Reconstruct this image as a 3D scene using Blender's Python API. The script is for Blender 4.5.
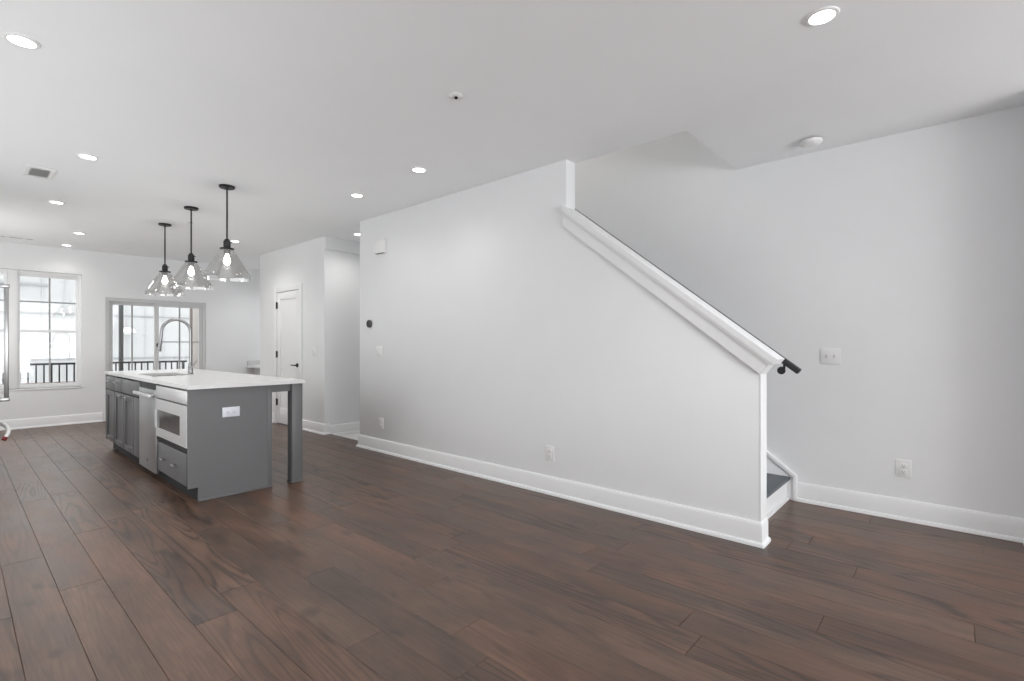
import bpy, bmesh, math, random
from mathutils import Vector, Matrix, Euler

for _o in list(bpy.data.objects):
    bpy.data.objects.remove(_o, do_unlink=True)
SC = bpy.context.scene
COL = SC.collection
random.seed(7)

# ------------------------------------------------------------------ camera
CAM_H, FPX, YAW = 1.235, 498.3, 0.7282      # focal length in pixels of a 1024 px frame
cam_data = bpy.data.cameras.new('camera')
cam_data.sensor_width = 36.0
cam_data.lens = FPX * 36.0 / 1024.0
cam_data.shift_x = 0.6 / 1024.0
cam_data.shift_y = 4.63 / 1024.0
cam_data.clip_start = 0.02
cam = bpy.data.objects.new('camera', cam_data)
COL.objects.link(cam)
cam.location = (0, 0, CAM_H)
cam.rotation_euler = (math.pi / 2, 0, -(math.pi / 2 - YAW))
SC.camera = cam

# ------------------------------------------------------------------ world, exposure
SC.view_settings.view_transform = 'Standard'
SC.view_settings.look = 'None'
SC.view_settings.exposure = 0.0
SC.view_settings.gamma = 1.0
SC.view_settings.use_curve_mapping = False
world = bpy.data.worlds.new('overcast_sky')
SC.world = world
world.use_nodes = True
_bg = world.node_tree.nodes['Background']
_bg.inputs[0].default_value = (0.97, 0.985, 1.0, 1)
_bg.inputs[1].default_value = 3.2
try:
    SC.cycles.use_denoising = True
    SC.cycles.max_bounces = 12
    SC.cycles.diffuse_bounces = 6
    SC.cycles.transparent_max_bounces = 16
    SC.cycles.caustics_reflective = False
    SC.cycles.caustics_refractive = False
except Exception:
    pass


def area_light(name, loc, rot, sx, sy, power, color=(1, 1, 1)):
    d = bpy.data.lights.new(name, 'AREA')
    d.shape = 'RECTANGLE'
    d.size, d.size_y = sx, sy
    d.energy = power
    d.color = color
    o = bpy.data.objects.new(name, d)
    COL.objects.link(o)
    o.location = loc
    o.rotation_euler = rot
    return o


XLW = -0.55
# front window daylight, window unbuilt; set low and tilted to brighten the ceiling
area_light('front_window_daylight', (1.9, -5.2, .8), (math.radians(118), 0, 0), 4.4, 1.3, 165, (0.96, 0.98, 1.0))
area_light('left_side_fill', (XLW, 4.2, 1.35), (math.radians(91), 0, math.radians(-90)), 4.9, 1.9, 46, (0.965, 0.985, 1.0))  # added fill along the unseen left wall, evens out the half wall
area_light('kitchen_side_fill', (XLW, 8.75, 1.5), (math.radians(100), 0, math.radians(-82)), 1.7, 1.1, 33, (1.0, 0.99, 0.97))  # added fill at the unseen left wall, brightens the rear of the room
SPOT_W, PEND_W = 24.0, 5.5

# ------------------------------------------------------------------ materials
MATS = {}


def new_mat(name):
    m = bpy.data.materials.new(name)
    m.use_nodes = True
    nt = m.node_tree
    return m, nt, nt.nodes, nt.links, nt.nodes['Principled BSDF']


def mat(name, col, rough=0.5, metal=0.0, spec=0.5, bump=0.0, bscale=200.0, vary=0.03, vscale=3.0, stretch=None):
    m, nt, N, L, P = new_mat(name)
    tc = N.new('ShaderNodeTexCoord')
    src = tc.outputs['Object']
    if stretch:
        mp = N.new('ShaderNodeMapping')
        mp.inputs['Scale'].default_value = stretch
        L.new(src, mp.inputs['Vector'])
        src = mp.outputs['Vector']
    nz = N.new('ShaderNodeTexNoise')
    nz.inputs['Scale'].default_value = vscale
    nz.inputs['Detail'].default_value = 3
    L.new(src, nz.inputs['Vector'])
    mr = N.new('ShaderNodeMapRange')
    mr.inputs['From Min'].default_value = 0.3
    mr.inputs['From Max'].default_value = 0.7
    mr.inputs['To Min'].default_value = 1 - vary
    mr.inputs['To Max'].default_value = 1 + vary
    L.new(nz.outputs['Fac'], mr.inputs['Value'])
    mx = N.new('ShaderNodeMix')
    mx.data_type = 'RGBA'
    mx.blend_type = 'MULTIPLY'
    mx.inputs['Factor'].default_value = 1
    mx.inputs[6].default_value = (*col, 1)
    L.new(mr.outputs['Result'], mx.inputs[7])
    L.new(mx.outputs[2], P.inputs['Base Color'])
    P.inputs['Roughness'].default_value = rough
    P.inputs['Metallic'].default_value = metal
    P.inputs['Specular IOR Level'].default_value = spec
    if bump:
        b2 = N.new('ShaderNodeTexNoise')
        b2.inputs['Scale'].default_value = bscale
        L.new(src, b2.inputs['Vector'])
        bp = N.new('ShaderNodeBump')
        bp.inputs['Strength'].default_value = bump
        bp.inputs['Distance'].default_value = 0.002
        L.new(b2.outputs['Fac'], bp.inputs['Height'])
        L.new(bp.outputs['Normal'], P.inputs['Normal'])
    MATS[name] = m
    return m


def emit(name, col, strength):
    m, nt, N, L, P = new_mat(name)
    P.inputs['Base Color'].default_value = (0.9, 0.9, 0.9, 1)
    P.inputs['Emission Color'].default_value = (*col, 1)
    P.inputs['Emission Strength'].default_value = strength
    MATS[name] = m
    return m


def thin_glass(name, tint=(0.97, 0.98, 0.98), refl=0.06, edge=0.35):
    m, nt, N, L, P = new_mat(name)
    N.remove(P)
    out = N['Material Output']
    t = N.new('ShaderNodeBsdfTransparent')
    t.inputs['Color'].default_value = (*tint, 1)
    g = N.new('ShaderNodeBsdfGlossy')
    g.inputs['Roughness'].default_value = 0.03
    lw = N.new('ShaderNodeLayerWeight')
    lw.inputs['Blend'].default_value = 0.25
    mr = N.new('ShaderNodeMapRange')
    mr.inputs['To Min'].default_value = refl
    mr.inputs['To Max'].default_value = edge
    L.new(lw.outputs['Facing'], mr.inputs['Value'])
    mix = N.new('ShaderNodeMixShader')
    L.new(mr.outputs['Result'], mix.inputs['Fac'])
    L.new(t.outputs[0], mix.inputs[1])
    L.new(g.outputs[0], mix.inputs[2])
    L.new(mix.outputs[0], out.inputs['Surface'])
    MATS[name] = m
    return m


WALL = mat('wall_paint', (0.812, 0.82, 0.828), 0.85, spec=0.2, bump=0.05, bscale=350, vary=0.008)
CEIL = mat('ceiling_paint', (0.91, 0.92, 0.93), 0.95, spec=0.1, vary=0.006)
TRIM = mat('trim_enamel', (0.84, 0.845, 0.85), 0.38, spec=0.45, vary=0.006)
DOORW = mat('door_enamel', (0.84, 0.84, 0.84), 0.42, spec=0.4, vary=0.006)
GREY = mat('grey_cabinet_paint', (0.142, 0.143, 0.147), 0.42, spec=0.4, vary=0.02)
TOE_GAP = mat('toe_kick_gap_shade', (0.02, 0.021, 0.023), 0.6, vary=0.05)  # toe kick; also darkens carcasses so the gaps between fronts look shaded
QUARTZ = mat('white_quartz', (0.73, 0.73, 0.725), 0.24, spec=0.4, vary=0.02, vscale=9)
STEEL = mat('brushed_steel', (0.52, 0.525, 0.53), 0.34, metal=0.85, vary=0.04, stretch=(40, 40, 1.5))
STEEL_L = mat('light_steel', (0.72, 0.72, 0.72), 0.36, metal=0.55, vary=0.03, stretch=(40, 1.5, 40))
CHROME = mat('polished_chrome', (0.28, 0.28, 0.28), 0.28, metal=1.0, vary=0.01)
NICKEL = mat('brushed_nickel', (0.40, 0.40, 0.40), 0.28, metal=1.0, vary=0.03)
SINKM = mat('sink_steel', (0.17, 0.17, 0.17), 0.45, metal=0.8, vary=0.03)
BLACK = mat('black_metal', (0.018, 0.018, 0.019), 0.42, metal=0.3, vary=0.08)
RAILM = mat('charcoal_rail', (0.035, 0.036, 0.039), 0.4, metal=0.2, vary=0.06)
DARKGLASS = mat('oven_glass', (0.045, 0.045, 0.045), 0.12, spec=0.6, vary=0.05)
TREAD = mat('grey_stair_tread', (0.095, 0.11, 0.125), 0.5, bump=0.1, bscale=60, vary=0.12, vscale=8, stretch=(1, 8, 8))
PLASTIC = mat('white_plastic', (0.82, 0.82, 0.815), 0.35, spec=0.45, vary=0.006)
PLASTIC_G = mat('pale_grey_plastic', (0.58, 0.58, 0.58), 0.45, vary=0.01)
COOLWHITE = mat('cool_white_plastic', (0.72, 0.74, 0.80), 0.4, vary=0.01)
SLOT = mat('slot_dark', (0.06, 0.06, 0.06), 0.7, vary=0.05)
SLOT2 = mat('slot_grey', (0.18, 0.18, 0.18), 0.7, vary=0.05)
RED = mat('red_cap', (0.22, 0.012, 0.02), 0.35, vary=0.05)
SIDING = mat('white_siding', (0.39, 0.392, 0.393), 0.8, spec=0.2, vary=0.02)
SIDETRIM = mat('siding_joint', (0.25, 0.252, 0.256), 0.8, vary=0.03)
TAN = mat('tan_stucco', (0.40, 0.365, 0.34), 0.9, bump=0.2, bscale=80, vary=0.05)
BROWN = mat('brown_wood', (0.16, 0.075, 0.04), 0.6, vary=0.15, vscale=10)
DECK = mat('balcony_concrete', (0.55, 0.55, 0.54), 0.85, bump=0.2, bscale=60, vary=0.06)
GROUND = mat('courtyard_ground', (0.40, 0.40, 0.39), 0.9, bump=0.2, bscale=20, vary=0.1, vscale=0.6)
CARPET = mat('pale_landing', (0.70, 0.69, 0.68), 0.95, bump=0.3, bscale=250, vary=0.02)
VINYL = mat('window_vinyl', (0.62, 0.625, 0.63), 0.4, vary=0.01)
MUNTIN = mat('grey_muntin', (0.33, 0.335, 0.34), 0.5, vary=0.02)
GLASS = thin_glass('window_glass')
SHADE = thin_glass('clear_shade_glass', (0.97, 0.97, 0.965), 0.18, 0.8)
LENS = emit('downlight_lens', (1.0, 0.985, 0.95), 9.0)
BULB = emit('pendant_bulb', (1.0, 0.93, 0.82), 9.0)


def wood_floor():
    m, nt, N, L, P = new_mat('oak_planks')
    geo = N.new('ShaderNodeTexCoord')
    at = N.new('ShaderNodeAttribute')
    at.attribute_name = 'plank_rnd'
    sc = N.new('ShaderNodeVectorMath')
    sc.operation = 'SCALE'
    sc.inputs['Scale'].default_value = 37.0
    L.new(at.outputs['Vector'], sc.inputs[0])
    ad = N.new('ShaderNodeVectorMath')
    ad.operation = 'ADD'
    L.new(geo.outputs['Object'], ad.inputs[0])
    L.new(sc.outputs['Vector'], ad.inputs[1])

    def noise(scale, stretch, detail=4.0, rough=0.55, dist=0.0):
        mp = N.new('ShaderNodeMapping')
        mp.inputs['Scale'].default_value = stretch
        L.new(ad.outputs['Vector'], mp.inputs['Vector'])
        n = N.new('ShaderNodeTexNoise')
        n.inputs['Scale'].default_value = scale
        n.inputs['Detail'].default_value = detail
        n.inputs['Roughness'].default_value = rough
        n.inputs['Distortion'].default_value = dist
        L.new(mp.outputs['Vector'], n.inputs['Vector'])
        return n.outputs['Fac']

    def math_(op, a, b=None):
        n = N.new('ShaderNodeMath')
        n.operation = op
        for i, v in enumerate((a, b)):
            if v is None:
                continue
            if isinstance(v, (int, float)):
                n.inputs[i].default_value = v
            else:
                L.new(v, n.inputs[i])
        return n.outputs[0]

    def rng(v, a, b, c, d):
        n = N.new('ShaderNodeMapRange')
        for k, x in zip(('From Min', 'From Max', 'To Min', 'To Max'), (a, b, c, d)):
            n.inputs[k].default_value = x
        L.new(v, n.inputs['Value'])
        return n.outputs['Result']

    # growth-ring contours: cathedral figure along each board
    field = noise(1.0, (7.5, 0.62, 1), 1.2, 0.4, 0.0)
    rings = math_('SINE', math_('MULTIPLY', field, 74.0))
    rings = rng(rings, -1, 1, 0, 1)
    rings = math_('POWER', rings, 3.0)
    sep = N.new('ShaderNodeSeparateXYZ')
    L.new(at.outputs['Vector'], sep.inputs[0])
    ring_amt = rng(sep.outputs['Y'], 0.1, 1, 0.08, 0.68)
    rings = math_('MULTIPLY', rings, ring_amt)
    fiber = noise(1.0, (170, 5, 1), 5, 0.6)
    cloud = noise(1.0, (7, 2.2, 1), 4, 0.6)
    knot = noise(1.0, (11, 5, 1), 1, 0.4, 0.0)
    knot = rng(knot, 0.66, 0.80, 0.0, 1.0)
    tone = rng(sep.outputs['X'], 0, 1, 0.86, 1.14)
    v = math_('MULTIPLY', tone, rng(cloud, 0.3, 0.7, 0.66, 1.30))
    v = math_('MULTIPLY', v, rng(fiber, 0.3, 0.7, 0.78, 1.22))
    smudge = noise(1.0, (3.5, 1.3, 1), 3, 0.6, 0.4)
    v = math_('MULTIPLY', v, rng(smudge, 0.35, 0.68, 1.12, 0.74))
    v = math_('MULTIPLY', v, math_('SUBTRACT', 1.0, rings))
    v = math_('MULTIPLY', v, math_('SUBTRACT', 1.0, math_('MULTIPLY', knot, 0.5)))
    ramp = N.new('ShaderNodeMix')
    ramp.data_type = 'RGBA'
    ramp.inputs[6].default_value = (0.124, 0.064, 0.040, 1)
    ramp.inputs[7].default_value = (0.113, 0.068, 0.047, 1)
    L.new(sep.outputs['Z'], ramp.inputs['Factor'])
    mul = N.new('ShaderNodeMix')
    mul.data_type = 'RGBA'
    mul.blend_type = 'MULTIPLY'
    mul.inputs['Factor'].default_value = 1
    L.new(ramp.outputs[2], mul.inputs[6])
    L.new(v, mul.inputs[7])
    L.new(mul.outputs[2], P.inputs['Base Color'])
    rg = rng(cloud, 0.3, 0.7, 0.32, 0.42)
    L.new(rg, P.inputs['Roughness'])
    P.inputs['Specular IOR Level'].default_value = 0.58
    bp = N.new('ShaderNodeBump')
    bp.inputs['Strength'].default_value = 0.12
    bp.inputs['Distance'].default_value = 0.002
    hh = math_('ADD', fiber, math_('MULTIPLY', rings, -0.8))
    L.new(hh, bp.inputs['Height'])
    L.new(bp.outputs['Normal'], P.inputs['Normal'])
    MATS['oak_planks'] = m
    return m


OAK = wood_floor()

# ------------------------------------------------------------------ mesh builder


class MB:
    def __init__(self):
        self.bm = bmesh.new()

    def _add(self, tmp, mtx=None):
        if mtx is not None:
            tmp.transform(mtx)
        me = bpy.data.meshes.new('tmp')
        tmp.to_mesh(me)
        tmp.free()
        self.bm.from_mesh(me)
        bpy.data.meshes.remove(me)
        return self

    def box(self, x0, x1, y0, y1, z0, z1, bev=0.0, mtx=None, seg=2):
        t = bmesh.new()
        bmesh.ops.create_cube(t, size=1)
        for v in t.verts:
            v.co = Vector(((x0 + x1) / 2 + v.co.x * (x1 - x0), (y0 + y1) / 2 + v.co.y * (y1 - y0), (z0 + z1) / 2 + v.co.z * (z1 - z0)))
        if bev:
            bmesh.ops.bevel(t, geom=list(t.edges), offset=bev, segments=seg, affect='EDGES', profile=0.5)
        return self._add(t, mtx)

    def frame(self, x0, x1, y0, y1, z0, z1, l, r, b, t, bev=0.0):
        """rectangular frame in the XZ plane: stiles run through, rails sit between them"""
        self.box(x0, x0 + l, y0, y1, z0, z1, bev)
        self.box(x1 - r, x1, y0, y1, z0, z1, bev)
        if b:
            self.box(x0 + l, x1 - r, y0, y1, z0, z0 + b, bev)
        if t:
            self.box(x0 + l, x1 - r, y0, y1, z1 - t, z1, bev)
        return self

    def prism(self, poly, axis, a, b, bev=0.0, mtx=None):
        """poly in the two axes other than axis, in cyclic order x->(y,z), y->(x,z), z->(x,y)"""
        t = bmesh.new()

        def P(p, c):
            return {'x': (c, p[0], p[1]), 'y': (p[0], c, p[1]), 'z': (p[0], p[1], c)}[axis]
        va = [t.verts.new(P(p, a)) for p in poly]
        vb = [t.verts.new(P(p, b)) for p in poly]
        t.faces.new(va)
        t.faces.new(list(reversed(vb)))
        n = len(poly)
        for i in range(n):
            t.faces.new((va[i], vb[i], vb[(i + 1) % n], va[(i + 1) % n]))
        bmesh.ops.recalc_face_normals(t, faces=list(t.faces))
        if bev:
            bmesh.ops.bevel(t, geom=list(t.edges), offset=bev, segments=2, affect='EDGES', profile=0.5)
        return self._add(t, mtx)

    def cyl(self, p0, p1, r0, r1=None, seg=24, mtx=None):
        r1 = r0 if r1 is None else r1
        p0, p1 = Vector(p0), Vector(p1)
        d = p1 - p0
        t = bmesh.new()
        bmesh.ops.create_cone(t, cap_ends=True, segments=seg, radius1=r0, radius2=r1, depth=d.length)
        q = d.to_track_quat('Z', 'Y').to_matrix().to_4x4()
        t.transform(Matrix.Translation((p0 + p1) / 2) @ q)
        return self._add(t, mtx)

    def lathe(self, prof, c=(0, 0, 0), seg=48, close=False, mtx=None):
        """prof: (radius, z) list"""
        t = bmesh.new()
        rings = []
        for r, z in prof:
            if r < 1e-6:
                rings.append([t.verts.new((c[0], c[1], c[2] + z))])
            else:
                rings.append([t.verts.new((c[0] + r * math.cos(2 * math.pi * i / seg), c[1] + r * math.sin(2 * math.pi * i / seg), c[2] + z)) for i in range(seg)])
        pairs = list(zip(rings, rings[1:])) + ([(rings[-1], rings[0])] if close else [])
        for a, b in pairs:
            for i in range(seg):
                j = (i + 1) % seg
                if len(a) == 1 and len(b) == 1:
                    continue
                if len(a) == 1:
                    t.faces.new((a[0], b[i], b[j]))
                elif len(b) == 1:
                    t.faces.new((a[i], b[0], a[j]))
                else:
                    t.faces.new((a[i], b[i], b[j], a[j]))
        bmesh.ops.recalc_face_normals(t, faces=list(t.faces))
        return self._add(t, mtx)

    def tube(self, pts, r, seg=16, radii=None):
        t = bmesh.new()
        pts = [Vector(p) for p in pts]
        n = len(pts)
        rings = []
        up = Vector((0.123, 0.97, 0.21)).normalized()
        for i, p in enumerate(pts):
            d = (pts[min(i + 1, n - 1)] - pts[max(i - 1, 0)]).normalized()
            u = (up - d * up.dot(d)).normalized()
            up = u
            w = d.cross(u)
            rr = radii[i] if radii else r
            rings.append([t.verts.new(p + rr * (u * math.cos(2 * math.pi * k / seg) + w * math.sin(2 * math.pi * k / seg))) for k in range(seg)])
        for a, b in zip(rings, rings[1:]):
            for k in range(seg):
                t.faces.new((a[k], b[k], b[(k + 1) % seg], a[(k + 1) % seg]))
        t.faces.new(rings[0])
        t.faces.new(rings[-1])
        bmesh.ops.recalc_face_normals(t, faces=list(t.faces))
        return self._add(t)

    def obj(self, name, m, parent=None, loc=None, smooth=35):
        """world-space mesh; origin moved to the parent's (or loc's) place"""
        me = bpy.data.meshes.new(name)
        base = Vector((0, 0, 0))
        if parent is not None:
            q = parent
            while q is not None:
                base += q.location
                q = q.parent
        elif loc is not None:
            base = Vector(loc)
        self.bm.transform(Matrix.Translation(-base))
        self.bm.to_mesh(me)
        self.bm.free()
        me.materials.append(m)
        o = bpy.data.objects.new(name, me)
        COL.objects.link(o)
        if parent is not None:
            o.parent = parent
        else:
            o.location = base
        if smooth:
            for p in me.polygons:
                p.use_smooth = True
            me.set_sharp_from_angle(angle=math.radians(smooth))
        return o


def empty(name, loc=(0, 0, 0)):
    o = bpy.data.objects.new(name, None)
    o.empty_display_size = 0.1
    COL.objects.link(o)
    o.location = loc
    return o


def tag(o, label=None, cat=None, group=None, kind=None):
    for k, v in (('label', label), ('category', cat), ('group', group), ('kind', kind)):
        if v:
            o[k] = v
    return o


def thing(name, label, cat, loc=(0, 0, 0), group=None):
    return tag(empty(name, loc), label, cat, group)


def struct(o, label=None, cat=None):
    return tag(o, label, cat, kind='structure')


def copy_tree(src, parent=None):
    c = src.copy()
    COL.objects.link(c)
    c.parent = parent
    for ch in list(src.children):
        copy_tree(ch, c)
    return c


# ------------------------------------------------------------------ room dimensions
H = 2.74            # ceiling
XL = -0.62          # left wall
XP, XPB = 3.304, 3.430   # half wall beside the stairs, room face and stair face
XR = 4.474          # right wall
XD = 3.42           # closet wall
YN, YF = 0.90, 5.424     # half wall ends
YH = 6.514          # hall end wall
YB = 10.32          # back wall
YFR = -0.345        # front wall return
YBK = -5.4          # end of the space behind the camera
YD1 = 8.68          # far corner of the closet wall


def build_floor():
    W = 0.1765
    X0 = 0.0025
    preset = {0: [3.2, 5.25, 7.3], 1: [2.05, 3.98, 5.9, 7.9], 2: [1.4, 3.36, 5.45, 6.2, 8.1], 3: [2.0, 4.3, 5.55, 7.6],
              4: [0.6, 2.5, 4.45, 6.5], 5: [0.9, 2.73, 4.6, 6.4], 6: [1.85, 3.75, 5.7]}
    bm = bmesh.new()
    lay = bm.faces.layers.float_vector.new('plank_rnd')
    g, dz = 0.0018, 0.0028

    def plank(x0, x1, y0, y1, rnd):
        if x1 - x0 < 0.01 or y1 - y0 < 0.02:
            return
        lo = [bm.verts.new(p) for p in ((x0, y0, -dz), (x1, y0, -dz), (x1, y1, -dz), (x0, y1, -dz))]
        hi = [bm.verts.new(p) for p in ((x0 + g, y0 + g, 0), (x1 - g, y0 + g, 0), (x1 - g, y1 - g, 0), (x0 + g, y1 - g, 0))]
        fs = [bm.faces.new(hi)]
        for i in range(4):
            j = (i + 1) % 4
            fs.append(bm.faces.new((lo[i], lo[j], hi[j], hi[i])))
        for f in fs:
            f[lay] = rnd
    rr = random.Random(21)
    for k in range(-4, 26):
        x0, x1 = X0 + W * k, X0 + W * (k + 1)
        x0, x1 = max(x0, XL), min(x1, XR)
        if x1 <= x0:
            continue
        js = list(preset.get(k, []))
        y = js[-1] if js else YBK + rr.uniform(-1.8, 0)
        while y < YB:
            y += rr.choice((1.9, 1.9, 1.5, 1.2, 2.1))
            js.append(y)
        y = js[0]
        while y > YBK:
            y -= rr.choice((1.9, 1.6))
            js.insert(0, y)
        for a, b in zip(js, js[1:]):
            rnd = (rr.random(), rr.random() ** 1.6, rr.random())
            a2, b2 = max(a, YBK), min(b, YB)
            # the boards stop at the stair hall's edge and at the closet wall
            for za, zb, xm in ((YBK, YF, XR), (YF, YH, 3.50), (YH, YD1, XD), (YD1, YB, XR)):
                if x1 <= XD:
                    break
                c, d = max(a2, za), min(b2, zb)
                if d > c and xm > x0:
                    plank(x0, min(x1, xm), c, d, rnd)
            if x1 <= XD and b2 > a2:
                plank(x0, x1, a2, b2, rnd)
    # sub-floor edges so that the slab has thickness
    me = bpy.data.meshes.new('floor')
    bm.to_mesh(me)
    bm.free()
    me.materials.append(OAK)
    o = bpy.data.objects.new('floor', me)
    COL.objects.link(o)
    struct(o, 'dark brown wide plank oak floor')
    s = MB()
    s.box(XL, 3.495, YBK, YB, -0.2, -0.0029)
    s.box(3.495, XR, YBK, YF, -0.2, -0.0029)
    s.box(3.495, XR, YD1, YB, -0.2, -0.0029)
    so = s.obj('floor_slab', mat('slab_edge', (0.03, 0.018, 0.012), 0.6), None)
    so.parent = o


build_floor()

# ------------------------------------------------------------------ walls and ceiling
OY0, OY1 = 1.41, 5.30     # stairwell opening in the ceiling
c = MB()
c.box(XL, XPB, YBK, YB + .15, H, H + .3)
c.box(XPB, XR + .1, YBK, OY0, H, H + .3)
c.box(XPB, XR + .1, OY1, YB + .15, H, H + .3)
struct(c.obj('ceiling', CEIL), 'white painted ceiling with a stairwell opening')

w = MB()
w.box(XPB - .14, XPB, OY0 - .1, OY1 + .1, H + .3, 5.3)
w.box(XPB, XR, OY0 - .1, OY0, H + .3, 5.3)
w.box(XPB, XR, OY1, OY1 + .1, H + .3, 5.3)
w.box(XPB - .1, XR + .1, OY0 - .1, OY1 + .1, 5.3, 5.4)
struct(w.obj('wall_stairwell', WALL), 'upper stairwell walls above the ceiling opening')

w = MB().box(XR, XR + .14, YBK, YB + .15, -1.6, 5.3)
struct(w.obj('wall_right', WALL), 'long white wall beside the stairs')
w = MB().box(XL - .14, XL, YBK, YB + .15, -.2, H)
struct(w.obj('wall_left', WALL), 'white kitchen side wall')
w = MB().box(4.20, XR, YFR - .14, YFR, 0, H)
struct(w.obj('wall_front', WALL), 'short white wall return at the front corner')

# half wall with a sloped top
def cap_z(y):
    return 1.14 + 0.773 * (y - 0.779)


w = MB().prism([(YN, 0), (YF, 0), (YF, H), (2.352, H), (2.352, cap_z(2.352) - .05), (YN, cap_z(YN) - .05)], 'x', XP, XPB, bev=0.003)
struct(w.obj('wall_stairs', WALL), 'white half wall with a sloped top beside the stairs')

# back wall with a window and a patio door opening
WX0, WX1, WZ0, WZ1 = -0.26, 1.363, 0.585, 2.352
DX0, DX1, DZ1 = 1.655, 3.111, 2.012
w = MB()
for x0, x1, z0, z1 in ((XL - .14, WX0, -.2, H), (WX0, WX1, -.2, WZ0), (WX0, WX1, WZ1, H), (WX1, DX0, -.2, H), (DX0, DX1, DZ1, H), (DX0, DX1, -.2, 0), (DX1, XR + .14, -.2, H)):
    w.box(x0, x1, YB, YB + .16, z0, z1)
struct(w.obj('wall_back', WALL), 'white back wall with a window and a patio door')

# closet wall with a door opening
PD0, PD1, PDZ = 7.235, 8.030, 2.075
w = MB()
w.box(XD, XD + .12, YH, PD0, 0, H)
w.box(XD, XD + .12, PD0, PD1, PDZ, H)
w.box(XD, XD + .12, PD1, YD1, 0, H)
w.box(XD + .12, XR, YD1 - .12, YD1, 0, H)
struct(w.obj('wall_closet', WALL), 'white wall with a closet door')

w = MB()
w.box(XD + .12, XR, YH, YH + .12, -1.6, H)
w.box(XD + .0, XR, YH - .03, YH - .0002, 2.56, H)
struct(w.obj('wall_hall', WALL), 'white end wall of the stair hall under a header')
w = MB().box(XPB, XR, YF - .12, YF, -1.6, H)
struct(w.obj('wall_understair', WALL), 'white wall closing the space under the stairs')
w = MB().box(3.50, XR, YF, YH, -.2, -.03)
struct(w.obj('landing', CARPET), 'pale lower landing of the stair hall')

# ------------------------------------------------------------------ baseboards
BP = [(0, 0), (.032, 0), (.032, .012), (.026, .022), (.016, .026), (.016, .128), (.012, .138), (.008, .146), (0, .148)]


def baseboard(name, paths, label):
    """paths: polylines along the wall line, walked with the room on the left; corners are mitred"""
    m = MB()
    for path in paths:
        pts = [Vector(p) for p in path]
        t = bmesh.new()
        secs = []
        for i, p in enumerate(pts):
            ns = []
            for a, b in ((i - 1, i), (i, i + 1)):
                if a >= 0 and b < len(pts):
                    d = (pts[b] - pts[a]).normalized()
                    ns.append(Vector((-d.y, d.x)))
            if len(ns) == 2:
                k = (ns[0] + ns[1])
                off = k / (1 + ns[0].dot(ns[1]))
            else:
                off = ns[0]
            secs.append([t.verts.new((p.x + off.x * d, p.y + off.y * d, z)) for d, z in BP])
        for a, b in zip(secs, secs[1:]):
            for q in range(len(BP)):
                r = (q + 1) % len(BP)
                t.faces.new((a[q], b[q], b[r], a[r]))
        t.faces.new(secs[0])
        t.faces.new(secs[-1])
        bmesh.ops.recalc_face_normals(t, faces=list(t.faces))
        m._add(t)
    struct(m.obj(name, TRIM), label)


baseboard('baseboard_stairs', [[(XPB, YN - .0003), (XP - .0003, YN - .0003), (XP - .0003, YF + .0003), (XPB, YF + .0003)]], 'white baseboard along the sloped half wall')
baseboard('baseboard_right', [[(4.20, YFR + .0003), (XR - .0003, YFR + .0003), (XR - .0003, .9395)]], 'white baseboard along the right wall')
baseboard('baseboard_back', [[(DX0 - .04, YB - .0003), (XL, YB - .0003)], [(3.925, YB - .0003), (DX1 + .04, YB - .0003)]], 'white baseboard under the rear window')
baseboard('baseboard_closet', [[(3.50, YH - .0003), (XD - .0003, YH - .0003), (XD - .0003, 7.159)], [(XD - .0003, 8.106), (XD - .0003, YD1 + .0003), (XD + .2, YD1 + .0003)]], 'white baseboard beside the closet door')
m = MB().prism([(YH - d, z - .03) for d, z in BP], 'x', 3.50, XR)
struct(m.obj('baseboard_hall', TRIM), 'white baseboard on the stair hall wall')

# ------------------------------------------------------------------ sloped cap on the half wall
SL = math.atan(0.773)
cs, sn = math.cos(SL), math.sin(SL)


def slope_poly(y0, y1, d0, d1, sq=0.0):
    """band between perpendicular depths d0..d1 under the cap's top line; lower end cut square"""
    lo_a = (y0 + sn * d0, cap_z(y0) - cs * d0)
    lo_b = (y0 + sn * d1, cap_z(y0) - cs * d1)
    hi_a = (y1, cap_z(y1) - d0 / cs)
    hi_b = (y1, cap_z(y1) - d1 / cs)
    return [lo_a, hi_a, hi_b, lo_b]


trim1 = empty('trim_1', (XP, YN, 1.06))
struct(trim1, 'white sloped cap and skirt on the half wall')
MB().prism(slope_poly(.792, 2.350, 0, .042), 'x', XP - .036, XPB + .012, bev=.0025).obj('cap_board', TRIM, trim1, smooth=0)
m = MB().prism(slope_poly(.81, 2.372, .030, .136), 'x', XP - .020, XP - .0002, bev=.0012)
m.prism(slope_poly(2.33, 2.372, 0.001, .041), 'x', XP - .0355, XP - .0002, bev=.0012)
m.prism(slope_poly(.81, 2.35, .041, .136), 'x', XPB + .0002, XPB + .010, bev=.0012)
m.prism(slope_poly(.81, .90, .041, .1355), 'x', XP - .019, XPB + .0095, bev=.001)
m.prism(slope_poly(.80, 2.372, .041, .056), 'x', XP - .031, XP - .0195, bev=.0025)
m.obj('skirt_board', TRIM, trim1, smooth=0)
t2 = MB().box(XP - .001, XPB + .001, YN - .006, YN - .0002, .149, 1.085)
struct(t2.obj('trim_2', TRIM), 'white end trim of the half wall')

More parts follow.
